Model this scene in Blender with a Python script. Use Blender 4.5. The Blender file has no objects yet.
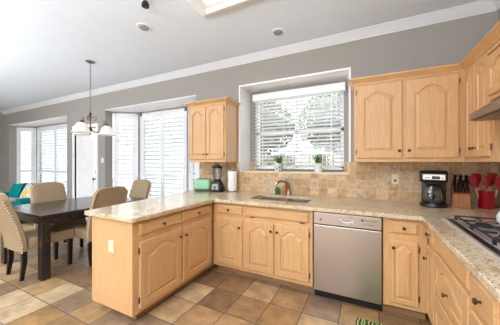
import bpy, bmesh, math, random
from mathutils import Vector, Matrix
C = bpy.context.scene.collection
R = math.radians
random.seed(7)

# ------------------------------------------------------------------ camera
cam_d = bpy.data.cameras.new('camera'); cam = bpy.data.objects.new('camera', cam_d); C.objects.link(cam)
cam_d.sensor_width = 36; cam_d.lens = 36*235/500; cam_d.clip_start = .03
cam.location = (0, 0, 1.358); cam.rotation_euler = (R(90), 0, R(26.46)); cam_d.shift_y = -0.0006
bpy.context.scene.camera = cam

# ------------------------------------------------------------------ world
w = bpy.data.worlds.new('world'); bpy.context.scene.world = w; w.use_nodes = True
bg = w.node_tree.nodes['Background']; bg.inputs[0].default_value = (0.88, 0.94, 1.0, 1); bg.inputs[1].default_value = 7.0

# ------------------------------------------------------------------ lamps
def area(name, loc, sx, sy, power, rot=(0, 0, 0), col=(1, 1, 1)):
    l = bpy.data.lights.new(name, 'AREA'); l.shape = 'RECTANGLE'; l.size = sx; l.size_y = sy; l.energy = power; l.color = col
    o = bpy.data.objects.new(name, l); C.objects.link(o); o.location = loc; o.rotation_euler = rot
    return o
area('ceiling_box_light', (-1.0, 1.35, 2.885), 1.0, 1.2, 14, col=(1, .96, .9))
area('bounce_fill_kitchen', (-0.8, -1.2, 1.9), 2.2, 1.6, 400, (R(180), 0, 0), (.84, .92, 1))  # added uplight, brightens the kitchen ceiling like a bounced flash
area('front_fill_light', (-1.4, -3.1, 1.25), 3.4, 1.9, 130, (R(90), 0, 0), (.95, .97, 1))  # added frontal fill behind the camera; the wall has no window
area('front_fill_light_dining', (-6.5, -3.1, 1.25), 3.4, 1.9, 120, (R(90), 0, 0), (.95, .97, 1))  # second added fill, facing the dining side from the solid wall
area('bounce_fill_dining', (-5.5, -1.0, 1.7), 3.0, 1.6, 500, (R(180), 0, 0), (.84, .92, 1))  # added uplight at the dining end, lifts the ceiling brightness there

vs = bpy.context.scene.view_settings
vs.view_transform = 'Standard'; vs.look = 'None'; vs.gamma = 1; vs.use_curve_mapping = False
vs.exposure = -0.82

# ------------------------------------------------------------------ materials
def lin(c): return tuple((x/12.92 if x <= .04045 else ((x+.055)/1.055)**2.4) for x in [v/255 for v in c])+(1,)
class NT:
    def __init__(s, name):
        s.m = bpy.data.materials.new(name); s.m.use_nodes = True; s.t = s.m.node_tree; s.n = s.t.nodes; s.b = s.n['Principled BSDF']
    def add(s, ty, **kw):
        n = s.n.new(ty)
        for k, v in kw.items(): setattr(n, k, v)
        return n
    def link(s, a, b): s.t.links.new(a, b)
    def math(s, op, a, b=None):
        n = s.n.new('ShaderNodeMath'); n.operation = op
        for i, v in enumerate((a, b)):
            if v is None: continue
            if isinstance(v, (int, float)): n.inputs[i].default_value = v
            else: s.link(v, n.inputs[i])
        return n.outputs[0]
    def mix(s, fac, a, b, mode='MIX'):
        n = s.n.new('ShaderNodeMix'); n.data_type = 'RGBA'; n.blend_type = mode
        for i, v in ((0, fac), (6, a), (7, b)):
            if isinstance(v, (int, float)): n.inputs[i].default_value = v
            elif isinstance(v, tuple): n.inputs[i].default_value = v
            else: s.link(v, n.inputs[i])
        return n.outputs[2]
    def coords(s, scale=(1, 1, 1)):
        tc = s.n.new('ShaderNodeTexCoord'); mp = s.n.new('ShaderNodeMapping'); mp.inputs['Scale'].default_value = scale
        s.link(tc.outputs['Object'], mp.inputs[0]); return mp.outputs[0]
    def noise(s, vec, scale, detail=3, rough=.5):
        n = s.n.new('ShaderNodeTexNoise'); n.inputs['Scale'].default_value = scale; n.inputs['Detail'].default_value = detail
        n.inputs['Roughness'].default_value = rough; s.link(vec, n.inputs['Vector']); return n.outputs[0]
    def ramp(s, fac, stops, interp='LINEAR'):
        n = s.n.new('ShaderNodeValToRGB'); n.color_ramp.interpolation = interp
        e = n.color_ramp.elements
        while len(e) < len(stops): e.new(.5)
        for i, (p, c) in enumerate(stops): e[i].position = p; e[i].color = c
        s.link(fac, n.inputs[0]); return n.outputs[0]
    def bump(s, h, strength=.2, dist=.01):
        n = s.n.new('ShaderNodeBump'); n.inputs['Strength'].default_value = strength; n.inputs['Distance'].default_value = dist
        s.link(h, n.inputs['Height']); s.link(n.outputs[0], s.b.inputs['Normal'])
    def col(s, c): s.link(c, s.b.inputs['Base Color'])

def plain(name, rgb, rough=.5, metal=0, var=.04, scale=8, emit=0, spec=.5, coat=0):
    t = NT(name); c = lin(rgb)
    n = t.noise(t.coords(), scale, 2)
    lo = tuple(x*(1-var) for x in c[:3])+(1,); hi = tuple(min(1, x*(1+var)) for x in c[:3])+(1,)
    t.col(t.ramp(n, [(.3, lo), (.7, hi)]))
    t.b.inputs['Roughness'].default_value = rough; t.b.inputs['Metallic'].default_value = metal
    t.b.inputs['Specular IOR Level'].default_value = spec; t.b.inputs['Coat Weight'].default_value = coat
    if emit: t.b.inputs['Emission Color'].default_value = c; t.b.inputs['Emission Strength'].default_value = emit
    return t.m

def wood(name, base, dark, horiz=False, rough=.38):
    t = NT(name)
    sc = (1.6, 30, 30) if horiz else (30, 30, 1.6)
    g = t.noise(t.coords(sc), 3.0, 4, .5); big = t.noise(t.coords((1.5, 1.5, .6)), 2.5, 2)
    c = t.mix(t.ramp(g, [(.35, (0, 0, 0, 1)), (.72, (1, 1, 1, 1))]), lin(dark), lin(base))
    c2 = t.mix(.12, c, t.ramp(big, [(.3, lin(dark)), (.7, tuple(min(1, x*1.35) for x in lin(base)[:3])+(1,))]))
    t.col(c2); t.b.inputs['Roughness'].default_value = rough; t.bump(g, .04, .002); t.b.inputs['Coat Weight'].default_value = .15
    t.b.inputs['Coat Roughness'].default_value = .25
    return t.m

def tiles(name, pitch, off, axes, palette, grout, gw, rough, noise_amt=.35, bumpy=.3):
    t = NT(name)
    tc = t.n.new('ShaderNodeTexCoord'); sp = t.n.new('ShaderNodeSeparateXYZ'); t.link(tc.outputs['Object'], sp.inputs[0])
    X, Y, Z = sp.outputs
    if axes == 'xy': u, v = X, Y
    else: u, v = t.math('ADD', X, Y), Z
    u = t.math('DIVIDE', t.math('SUBTRACT', u, off[0]), pitch[0]); v = t.math('DIVIDE', t.math('SUBTRACT', v, off[1]), pitch[1])
    fu, fv = t.math('FLOOR', u), t.math('FLOOR', v); ru, rv = t.math('SUBTRACT', u, fu), t.math('SUBTRACT', v, fv)
    cb = t.n.new('ShaderNodeCombineXYZ'); t.link(fu, cb.inputs[0]); t.link(fv, cb.inputs[1]); cb.inputs[2].default_value = off[2]
    wn = t.n.new('ShaderNodeTexWhiteNoise'); wn.noise_dimensions = '3D'; t.link(cb.outputs[0], wn.inputs[0])
    n = len(palette)
    base = t.ramp(wn.outputs[0], [(i/n, lin(c)) for i, c in enumerate(palette)], 'CONSTANT')
    off3 = t.n.new('ShaderNodeVectorMath'); off3.operation = 'SCALE'; t.link(wn.outputs[1], off3.inputs[0]); off3.inputs[3].default_value = 9
    addv = t.n.new('ShaderNodeVectorMath'); t.link(tc.outputs['Object'], addv.inputs[0]); t.link(off3.outputs[0], addv.inputs[1])
    n1 = t.noise(addv.outputs[0], 7/(pitch[0]*3), 6, .65)
    c = t.mix(noise_amt, base, t.ramp(n1, [(.3, (.08, .045, .02, 1)), (.5, (.5, .5, .5, 1)), (.7, (1, .95, .82, 1))]), 'OVERLAY')
    du = t.math('MINIMUM', ru, t.math('SUBTRACT', 1, ru)); dv = t.math('MINIMUM', rv, t.math('SUBTRACT', 1, rv))
    d = t.math('MINIMUM', du, dv)
    mask = t.math('LESS_THAN', d, gw/pitch[0])
    t.col(t.mix(mask, c, lin(grout)))
    t.link(t.math('ADD', t.math('MULTIPLY', mask, .4), rough), t.b.inputs['Roughness'])
    h = t.math('ADD', t.math('MINIMUM', t.math('MULTIPLY', d, pitch[0]/gw/2.0), 1), t.math('MULTIPLY', n1, .35))
    t.bump(h, bumpy, .004)
    return t.m

def granite():
    t = NT('granite_speckled'); v = t.coords()
    a = t.noise(v, 26, 5, .7); b = t.noise(v, 90, 3, .6); big = t.noise(v, 5, 3)
    c = t.ramp(a, [(.32, lin((122, 88, 62))), (.43, lin((198, 168, 128))), (.54, lin((222, 200, 168))), (.66, lin((160, 146, 132)))])
    c = t.mix(.2, c, t.ramp(big, [(.35, lin((190, 158, 122))), (.65, lin((238, 228, 210)))]))
    vo = t.add('ShaderNodeTexVoronoi'); vo.inputs['Scale'].default_value = 75; t.link(v, vo.inputs['Vector'])
    spk = t.math('MULTIPLY', t.math('LESS_THAN', vo.outputs['Distance'], .30), t.math('GREATER_THAN', b, .49))
    c = t.mix(t.math('MULTIPLY', spk, .85), c, lin((74, 56, 48)))
    vo2 = t.add('ShaderNodeTexVoronoi'); vo2.inputs['Scale'].default_value = 45; t.link(v, vo2.inputs['Vector'])
    spk2 = t.math('MULTIPLY', t.math('LESS_THAN', vo2.outputs['Distance'], .28), t.math('GREATER_THAN', a, .55))
    c = t.mix(t.math('MULTIPLY', spk2, .6), c, lin((122, 104, 92)))
    t.col(c); t.b.inputs['Roughness'].default_value = .13; t.b.inputs['Specular IOR Level'].default_value = .6
    return t.m

def brushed(name, rgb, rough=.3):
    t = NT(name); n = t.noise(t.coords((1, 1, 90)), 6, 3)
    c = lin(rgb); t.col(t.ramp(n, [(.3, tuple(x*.9 for x in c[:3])+(1,)), (.7, c)]))
    t.b.inputs['Metallic'].default_value = .9; t.b.inputs['Roughness'].default_value = rough
    return t.m

def glass(name, tint=(.95, .98, .97, 1), gl=.08, rough=0.0):
    t = NT(name); t.n.remove(t.b); out = t.n['Material Output']
    tr = t.add('ShaderNodeBsdfTransparent'); tr.inputs[0].default_value = tint
    g = t.add('ShaderNodeBsdfGlossy'); g.inputs['Roughness'].default_value = rough
    lw = t.add('ShaderNodeLayerWeight'); lw.inputs[0].default_value = .25
    mx = t.add('ShaderNodeMixShader'); t.link(t.math('ADD', t.math('MULTIPLY', lw.outputs['Fresnel'], .6), gl), mx.inputs[0])
    t.link(tr.outputs[0], mx.inputs[1]); t.link(g.outputs[0], mx.inputs[2]); t.link(mx.outputs[0], out.inputs[0])
    return t.m

def fabric(name, a, b, scale=220):
    t = NT(name); v = t.coords(); n = t.noise(v, scale, 2); m = t.noise(v, 9, 3)
    c = t.ramp(n, [(.35, lin(a)), (.65, lin(b))]); t.col(t.mix(.15, c, t.ramp(m, [(.3, lin(a)), (.7, lin(b))])))
    t.b.inputs['Roughness'].default_value = .9; t.b.inputs['Specular IOR Level'].default_value = .15; t.bump(n, .25, .002)
    return t.m

M = {}
M['wall'] = plain('wall_paint', (162, 156, 148), .8, var=.015)
M['white'] = plain('white_trim_paint', (250, 250, 250), .45, var=.01)
M['crown'] = plain('crown_paint', (226, 227, 229), .5, var=.01)
M['ceiling'] = plain('ceiling_paint', (232, 239, 248), .85, var=.01)
M['maple'] = wood('maple', (219, 175, 123), (202, 153, 102))
M['maple_h'] = wood('maple_horizontal', (219, 175, 123), (202, 153, 102), True)
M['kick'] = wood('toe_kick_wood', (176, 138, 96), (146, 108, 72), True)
M['floor'] = tiles('floor_slate_tile', (.3115, .3175), (-.2165, 2.425, 3.0), 'xy',
    [(170, 134, 96), (150, 116, 80), (184, 152, 114), (136, 106, 78), (160, 122, 80), (190, 162, 126), (144, 118, 94), (172, 136, 94)], (104, 82, 62), .004, .32, .4, .25)
M['backsplash'] = tiles('backsplash_tile', (.1125, .1115), (.03, .914, 5.0), 'uz',
    [(200, 166, 126), (190, 154, 112), (208, 178, 140), (182, 146, 108), (196, 168, 134), (204, 170, 126)], (208, 186, 156), .0028, .55, .4, .35)
M['granite'] = granite()
M['steel'] = brushed('stainless_steel', (188, 176, 165), .30)
M['hoodsteel'] = brushed('hood_steel', (150, 140, 132), .35)
M['steel_d'] = brushed('dark_steel', (120, 118, 116), .35)
M['rim'] = plain('satin_steel_rim', (225, 225, 228), .28, .75, .01)
M['chrome'] = plain('chrome', (205, 205, 205), .12, 1, .01)
M['bronze'] = plain('dark_bronze', (96, 74, 56), .35, .85)
M['nickel'] = plain('brushed_nickel', (150, 140, 130), .3, .9)
M['black'] = plain('black_plastic', (22, 22, 24), .3)
M['black_m'] = plain('black_matte', (18, 18, 18), .6)
M['iron'] = plain('cast_iron', (30, 30, 32), .5)
M['shutter'] = plain('shutter_white', (246, 246, 248), .4, var=.01)
M['glass'] = glass('window_glass')
M['clear'] = glass('clear_glass', (.86, .9, .9, 1), .12, .02)
M['espresso'] = wood('espresso_wood', (50, 41, 39), (30, 24, 23), True, .2)
M['leg'] = plain('black_brown_leg', (20, 16, 15), .35)
M['linen'] = fabric('tan_linen', (150, 126, 98), (182, 158, 126))
M['brass_nail'] = plain('nailhead', (236, 220, 188), .3, .4)
M['teal'] = fabric('teal_fabric', (0, 92, 92), (10, 124, 122), 60)
M['teal_l'] = fabric('teal_velvet', (0, 122, 122), (12, 150, 150), 60)
M['mint'] = plain('mint_enamel', (150, 205, 165), .25)
M['red'] = plain('red_enamel', (150, 14, 24), .3)
M['red_s'] = plain('red_silicone', (146, 14, 24), .45)
M['knifewood'] = wood('knife_block_wood', (172, 104, 50), (136, 78, 34))
M['handlewood'] = wood('utensil_handle_wood', (226, 180, 128), (196, 148, 96))
M['paper'] = plain('paper_towel', (238, 234, 228), .9)
M['plate'] = plain('almond_plate', (232, 214, 180), .4)
M['pot'] = plain('white_ceramic', (226, 226, 224), .3)
M['soil'] = plain('soil', (60, 44, 34), .9)
M['leafg'] = plain('green_blades', (74, 130, 58), .5, var=.3, scale=30)
M['shade'] = plain('frosted_glass_shade', (248, 245, 238), .3, emit=.25)
M['lens'] = plain('light_lens', (255, 252, 245), .6, emit=.9)
M['canin'] = plain('recessed_lamp', (150, 150, 148), .6)
M['sheer'] = plain('sheer_curtain', (236, 234, 232), .9)
M['fence'] = wood('fence_wood', (168, 144, 124), (130, 108, 92))
M['grass'] = plain('lawn', (126, 128, 84), .9, var=.25, scale=2)
M['patio'] = plain('pale_concrete', (226, 222, 214), .9, scale=2)
M['bark'] = plain('bark', (96, 78, 62), .9, var=.2)
M['leaf_out'] = plain('shrub_leaves', (128, 126, 96), .7, var=.4, scale=1.5)
M['amber'] = plain('amber_bottle', (188, 112, 52), .2)
M['green_s'] = plain('green_plastic', (14, 84, 52), .4)

# ------------------------------------------------------------------ mesh helpers
class MB:
    def __init__(s): s.bm = bmesh.new()
    def box(s, x0, x1, y0, y1, z0, z1, bev=0, seg=2):
        b = bmesh.new(); r = bmesh.ops.create_cube(b, size=1)
        for v in b.verts: v.co = Vector(((x0+x1)/2+v.co.x*(x1-x0), (y0+y1)/2+v.co.y*(y1-y0), (z0+z1)/2+v.co.z*(z1-z0)))
        if bev: bmesh.ops.bevel(b, geom=b.edges[:], offset=bev, segments=seg, profile=.5, affect='EDGES')
        s.merge(b); return s
    def merge(s, b, mat=None):
        if mat: bmesh.ops.transform(b, matrix=mat, verts=b.verts[:])
        me = bpy.data.meshes.new('tmp'); b.to_mesh(me); b.free(); s.bm.from_mesh(me); bpy.data.meshes.remove(me)
    def lathe(s, prof, c=(0, 0, 0), seg=24, mat=None, sx=1, sy=1):
        b = bmesh.new(); rings = []
        for r, z in prof:
            if r < 1e-5: rings.append([b.verts.new((0, 0, z))])
            else: rings.append([b.verts.new((r*sx*math.cos(2*math.pi*i/seg), r*sy*math.sin(2*math.pi*i/seg), z)) for i in range(seg)])
        for A, B in zip(rings, rings[1:]):
            for i in range(seg):
                j = (i+1) % seg
                if len(A) == 1 and len(B) == 1: continue
                if len(A) == 1: b.faces.new((A[0], B[j], B[i])) if True else 0
                elif len(B) == 1: b.faces.new((A[i], A[j], B[0]))
                else: b.faces.new((A[i], A[j], B[j], B[i]))
        bmesh.ops.recalc_face_normals(b, faces=b.faces[:])
        m = Matrix.Translation(c)
        if mat: m = m @ mat
        s.merge(b, m); return s
    def cyl(s, c, r, h, seg=20, mat=None, r2=None):
        r2 = r if r2 is None else r2
        return s.lathe([(0, 0), (r, 0), (r2, h), (0, h)], c, seg, mat)
    def tube(s, pts, r, seg=8, caps=True):
        b = bmesh.new(); pts = [Vector(p) for p in pts]; rings = []
        rr = r if isinstance(r, (list, tuple)) else [r]*len(pts)
        n = None
        for i, p in enumerate(pts):
            d = (pts[min(i+1, len(pts)-1)]-pts[max(i-1, 0)]).normalized()
            if n is None:
                n = d.cross(Vector((0, 0, 1)))
                if n.length < .01: n = d.cross(Vector((0, 1, 0)))
            n = (n-d*n.dot(d)).normalized(); q = d.cross(n)
            rings.append([b.verts.new(p+rr[i]*(n*math.cos(2*math.pi*k/seg)+q*math.sin(2*math.pi*k/seg))) for k in range(seg)])
        for A, B in zip(rings, rings[1:]):
            for k in range(seg): b.faces.new((A[k], A[(k+1) % seg], B[(k+1) % seg], B[k]))
        if caps: b.faces.new(rings[0]); b.faces.new(rings[-1])
        bmesh.ops.recalc_face_normals(b, faces=b.faces[:])
        s.merge(b); return s
    def prism(s, pts, axis, a0, a1, bev=0):
        """2-D outline extruded along axis; pts are the two other coords in xyz order"""
        b = bmesh.new()
        def mk(p, a): return {'x': (a, p[0], p[1]), 'y': (p[0], a, p[1]), 'z': (p[0], p[1], a)}[axis]
        A = [b.verts.new(mk(p, a0)) for p in pts]; B = [b.verts.new(mk(p, a1)) for p in pts]
        b.faces.new(A); b.faces.new(B)
        for i in range(len(pts)):
            j = (i+1) % len(pts); b.faces.new((A[i], A[j], B[j], B[i]))
        bmesh.ops.recalc_face_normals(b, faces=b.faces[:])
        if bev: bmesh.ops.bevel(b, geom=b.edges[:], offset=bev, segments=2, profile=.5, affect='EDGES')
        s.merge(b); return s
    def rings(s, loops, mat=None, cap0=True, cap1=True):
        b = bmesh.new(); L = [[b.verts.new(p) for p in l] for l in loops]
        n = len(L[0])
        for A, B in zip(L, L[1:]):
            for k in range(n): b.faces.new((A[k], A[(k+1) % n], B[(k+1) % n], B[k]))
        if cap0: b.faces.new(L[0])
        if cap1: b.faces.new(L[-1])
        bmesh.ops.recalc_face_normals(b, faces=b.faces[:])
        s.merge(b, mat); return s
    def build(s, name, mat, parent=None, smooth=False, bev=0, sub=0, loc=None):
        me = bpy.data.meshes.new(name); s.bm.to_mesh(me); s.bm.free()
        o = bpy.data.objects.new(name, me); C.objects.link(o); me.materials.append(mat)
        if smooth:
            for p in me.polygons: p.use_smooth = True
            try: me.set_sharp_from_angle(angle=R(40))
            except Exception: pass
        if bev:
            m = o.modifiers.new('bevel', 'BEVEL'); m.width = bev; m.segments = 3; m.limit_method = 'ANGLE'
        if sub: m = o.modifiers.new('sub', 'SUBSURF'); m.levels = sub; m.render_levels = sub
        if parent: o.parent = parent
        if loc: o.location = loc
        return o
def thing(name, label, cat, loc=(0, 0, 0), rz=0, group=None):
    o = bpy.data.objects.new(name, None); C.objects.link(o); o.location = loc; o.rotation_euler = (0, 0, rz)
    o.empty_display_size = .1
    return tag(o, label, cat, group)
def tag(o, label, cat, group=None):
    o['label'] = label; o['category'] = cat
    if group: o['group'] = group
    return o
def struct(o): o['kind'] = 'structure'; return o
def copy_tree(o, parent=None):
    c = o.copy(); C.objects.link(c); c.parent = parent
    for ch in o.children: copy_tree(ch, c)
    return c

# ------------------------------------------------------------------ room shell
YW, XR, XL, CZ, YB = 3.20, 1.17, -10.35, 2.96, 3.71
B1 = (-5.148, -2.628); B2 = (-9.956, -6.67); BT = 2.512
K = (-1.766, -.202); KS, KT, KB = 1.222, 2.53, 3.55
DR = (-6.33, -5.46); DT = 2.16
struct(MB().box(XL-.15, XR+.15, -3.2, YB+.15, -.12, 0).build('floor', M['floor']))
struct(MB().box(XL-.15, XR+.15, -3.2, YW+.15, CZ, CZ+.12).build('ceiling', M['ceiling']))
wb = MB(); y0, y1 = YW, YW+.15
segs = [(XL, B2[0], 0, CZ), (B2[0], B2[1], BT, CZ), (B2[1], DR[0], 0, CZ), (DR[0], DR[1], DT, CZ), (DR[1], B1[0], 0, CZ),
        (B1[0], B1[1], BT, CZ), (B1[1], K[0], 0, CZ), (K[0], K[1], KT, CZ), (K[0], K[1], 0, KS-.001), (K[1], XR, 0, CZ)]
for a, b, c, d in segs: wb.box(a, b, y0, y1, c, d)
struct(wb.build('wall_back', M['wall']))
struct(MB().box(XR, XR+.15, -3.2, YW+.15, 0, CZ).build('wall_right', M['wall']))
struct(MB().box(XL-.15, XR+.15, -3.35, -3.2, 0, CZ).build('wall_front', M['wall']))
struct(MB().box(XL-.15, XL, -3.2, YW+.15, 0, CZ).build('wall_left', M['wall']))

# bays: soffit, reveals, angled walls, corner posts
def bay(n, B, left_vis=True):
    x0, x1 = B; xa, xb = x0+.48, x1-.59 if n == 1 else x1-.5
    yr = 3.38
    m = MB()
    m.box(x0-.1, x0, YW+.15, yr, 0, BT); m.box(x1, x1+.1, YW+.15, yr, 0, BT)
    # header & kneewall behind shutters
    def wallseg(p, q, z0, z1, th=.1):
        p, q = Vector((*p, 0)), Vector((*q, 0)); d = (q-p).normalized(); nrm = Vector((-d.y, d.x, 0))
        P = [p, q, q+nrm*th, p+nrm*th]; m.prism([(v.x, v.y) for v in P], 'z', z0, z1)
    wallseg((x0, yr), (xa, YB), 0, .25); wallseg((xa, YB), (xb, YB), 0, .25); wallseg((xb, YB), (x1, yr), 0, .25)
    wallseg((x0, yr), (xa, YB), 2.46, BT+.1); wallseg((xa, YB), (xb, YB), 2.46, BT+.1); wallseg((xb, YB), (x1, yr), 2.46, BT+.1)
    # posts
    for px in (xa, xb): m.box(px-.045, px+.045, YB-.03, YB+.1, .25, BT)
    struct(m.build('wall_bay_dining' if n == 1 else 'wall_bay_sitting', M['wall']))
    s = MB(); s.prism([(x0, YW-.004), (x1, YW-.004), (x1, yr), (xb, YB+.05), (xa, YB+.05), (x0, yr)], 'z', BT-.015, BT-.0005)
    struct(s.build('trim_1' if n == 1 else 'trim_2', M['white']))
    q = MB(); q.prism([(x0+.002, YW+.02), (x1-.002, YW+.02), (x1-.002, yr-.03), (xb, YB-.10), (xa, YB-.10), (x0+.002, yr-.03)], 'z', 0, .44, .004)  # added white seat, out of view, bounces light up to the soffit
    struct(q.build('bounce_seat_dining' if n == 1 else 'bounce_seat_sitting', M['white']))
    return xa, xb, yr
def shutter_panel(parent, p, q, z0, z1, npan, mid=1.08, tilt=-22, yoff=0):
    """panels between plan points p,q (interior side = right-hand normal)"""
    p, q = Vector((*p, 0)), Vector((*q, 0)); L = (q-p).length; d = (q-p).normalized(); ang = math.atan2(d.y, d.x)
    mat = Matrix.Translation(p) @ Matrix.Rotation(ang, 4, 'Z')
    fr = MB(); fr.box(0, L, -.03, .0, z0, z0+.06); fr.box(0, L, -.03, 0, z1-.06, z1); fr.box(0, .05, -.03, 0, z0, z1); fr.box(L-.05, L, -.03, 0, z0, z1)
    bmesh.ops.transform(fr.bm, matrix=mat, verts=fr.bm.verts[:]); f = fr.build('shutter_frame', M['shutter'], parent)
    w = (L-.1)/npan
    for i in range(npan):
        a = .05+i*w+.003; b = a+w-.006
        pm = MB(); st = .055
        pm.box(a, a+st, -.024, -.002, z0+.06, z1-.06, .002, 1); pm.box(b-st, b, -.024, -.002, z0+.06, z1-.06, .002, 1)
        for (c, e) in ((z0+.06, z0+.15), (mid-.04, mid+.04), (z1-.14, z1-.06)): pm.box(a+st, b-st, -.024, -.002, c, e, .002, 1)
        bmesh.ops.transform(pm.bm, matrix=mat, verts=pm.bm.verts[:]); po = pm.build('shutter_panel', M['shutter'], parent)
        lm = MB()
        for (c, e) in ((z0+.15, mid-.04), (mid+.04, z1-.14)):
            n = max(1, round((e-c)/.088)); h = (e-c)/n
            for k in range(n):
                zc = c+h*(k+.5); bb = bmesh.new(); bmesh.ops.create_cube(bb, size=1)
                bmesh.ops.transform(bb, matrix=mat @ Matrix.Translation(((a+b)/2, -.013, zc)) @ Matrix.Rotation(R(tilt), 4, 'X') @ Matrix.Diagonal((b-a-2*st-.004, .085, .009, 1)), verts=bb.verts[:])
                lm.merge(bb)
        lm.build('louvers', M['shutter'], po)
        rm = MB(); rm.box((a+b)/2-.006, (a+b)/2+.006, -.066, -.054, z0+.2, mid-.08); rm.box((a+b)/2-.006, (a+b)/2+.006, -.066, -.054, mid+.08, z1-.2)
        bmesh.ops.transform(rm.bm, matrix=mat, verts=rm.bm.verts[:]); rm.build('tilt_rod', M['shutter'], po)
wn = [0]
def bay_windows(n, B):
    xa, xb, yr = bay(n, B)
    x0, x1 = B; wn
    spans = [((x0+.02, yr+.012), (xa-.045, YB-.035), 1), ((xa+.045, YB-.0), (xb-.045, YB-.0), 2), ((xb+.045, YB-.035), (x1-.02, yr+.012), 1)]
    for p, q, k in spans:
        wn[0] += 1
        r = struct(bpy.data.objects.new('window_%d' % wn[0], None)); C.objects.link(r)
        shutter_panel(r, p, q, .25, 2.46, k)
        P, Q = Vector((*p, 0)), Vector((*q, 0)); d = (Q-P).normalized(); nn = Vector((-d.y, d.x, 0))
        g = MB(); pts = [P+nn*.06, Q+nn*.06, Q+nn*.066, P+nn*.066]
        g.prism([(v.x, v.y) for v in pts], 'z', .25, 2.46); g.build('pane', M['glass'], r)
bay_windows(1, B1); bay_windows(2, B2)

# kitchen window recess
km = MB()
km.box(K[0]-.02, K[0]+.004, YW-.004, KB+.01, KS, KT); km.box(K[1]-.004, K[1]+.02, YW-.004, KB+.01, KS, KT)
struct(km.build('trim_3', M['white']))
struct(MB().box(K[0]-.02, K[1]+.02, YW-.004, KB+.01, KT-.004, KT+.02).build('trim_4', M['white']))
kb = MB(); WX0, WX1, WZ0, WZ1 = -1.655, -.29, 1.245, 2.43
for a, b, c, d in ((K[0]-.02, WX0, KS-.02, KT+.02), (WX1, K[1]+.02, KS-.02, KT+.02), (WX0, WX1, WZ1, KT+.02), (WX0, WX1, KS-.02, WZ0)): kb.box(a, b, KB, KB+.12, c, d)
struct(kb.build('wall_window_recess', M['wall']))
struct(MB().box(K[0], K[1], YW-.012, KB, KS-.02, KS, .003, 1).build('trim_5', M['plate']))
wr = struct(bpy.data.objects.new('window_7', None)); C.objects.link(wr)
f = MB()
for a, b, c, d in ((WX0, WX0+.045, WZ0, WZ1), (WX1-.045, WX1, WZ0, WZ1), (WX0, WX1, WZ0, WZ0+.05), (WX0, WX1, WZ1-.05, WZ1), (WX0, WX1, 1.80, 1.86), ((WX0+WX1)/2-.015, (WX0+WX1)/2+.015, WZ0, WZ1)):
    f.box(a, b, KB+.02, KB+.07, c, d)
f.build('window_frame', M['white'], wr)
MB().box(WX0+.02, WX1-.02, KB+.04, KB+.045, WZ0+.02, WZ1-.02).build('pane', M['glass'], wr)

# crown moulding
def crown(n, x0, x1, axis='x'):
    pts = [(0, CZ-.092), (-.012, CZ-.092), (-.016, CZ-.078), (-.03, CZ-.066), (-.052, CZ-.04), (-.07, CZ-.022), (-.076, CZ-.012), (-.088, CZ-.012), (-.088, CZ), (0, CZ)]
    m = MB()
    if axis == 'x': m.prism([(YW+a, z) for a, z in pts], 'x', x0, x1)
    else: m.prism([(XR+a, z) for a, z in pts], 'y', x0, x1)
    struct(m.build(n, M['crown']))
crown('trim_6', XL, XR-.02); crown('trim_7', -3.2, YW, 'y')
bs = MB()
for a, b in ((XL, B2[0]), (B2[1], DR[0]-.07), (DR[1]+.07, B1[0])): bs.box(a, b, YW-.015, YW, 0, .12, .003, 1)
struct(bs.build('baseboard_back', M['white']))
struct(MB().box(XL, XL+.015, -3.2, YW, 0, .12).build('baseboard_left', M['white']))

# backsplash
b = MB(); TT = .012
b.box(-2.54, K[0]-.001, YW-TT, YW-.0005, .914, 1.36); b.box(K[0], K[1], YW-TT, YW-.0005, .914, KS-.021); b.box(K[1]+.001, XR-.0005, YW-TT, YW-.0005, .914, 1.36)
b.box(XR-TT, XR-.0005, .9, YW-TT, .914, 1.66)
b.box(K[0], WX0, KB-.01, KB-.0005, KS, 1.36); b.box(WX1, K[1], KB-.01, KB-.0005, KS, 1.36)
struct(b.build('trim_8', M['backsplash']))
struct(MB().box(-2.628, -2.542, YW-.02, YW-.0005, 0, 1.36, .003, 1).build('trim_9', M['white']))

# back door
d = struct(bpy.data.objects.new('door_1', None)); C.objects.link(d)
m = MB()
for a, bb, c, e in ((DR[0]-.07, DR[0], 0, DT+.07), (DR[1], DR[1]+.07, 0, DT+.07), (DR[0], DR[1], DT, DT+.07)): m.box(a, bb, YW-.02, YW+.14, c, e, .004, 1)
m.build('door_casing', M['white'], d)
m = MB(); x0, x1 = DR[0]+.005, DR[1]-.005
for a, bb, c, e in ((x0, x0+.11, .01, DT-.01), (x1-.11, x1, .01, DT-.01), (x0+.11, x1-.11, .01, .3), (x0+.11, x1-.11, DT-.14, DT-.01)): m.box(a, bb, YW+.03, YW+.075, c, e, .003, 1)
m.build('door_slab', M['white'], d)
MB().box(x0+.11, x1-.11, YW+.055, YW+.06, .3, DT-.14).build('pane', M['glass'], d)
m = MB(); n = 90; w0, w1 = x0+.09, x1-.09
A = [(w0+(w1-w0)*i/n, YW+.008+.007*math.sin(i*1.1)) for i in range(n+1)]
m.prism(A+[(x, y-.003) for x, y in reversed(A)], 'z', .26, DT-.1); m.build('sheer_curtain', M['sheer'], d, smooth=True)
m = MB(); rot = Matrix.Rotation(R(90), 4, 'X')
m.lathe([(0, 0), (.03, 0), (.03, .01), (.012, .015), (.012, .04), (.028, .05), (.028, .07), (0, .08)], (x1-.055, YW+.03, .98), 16, rot); m.build('door_knob', M['bronze'], d, True)
m = MB(); m.lathe([(0, 0), (.028, 0), (.026, .02), (0, .022)], (x1-.055, YW+.03, 1.14), 16, rot); m.build('deadbolt', M['bronze'], d, True)

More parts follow.
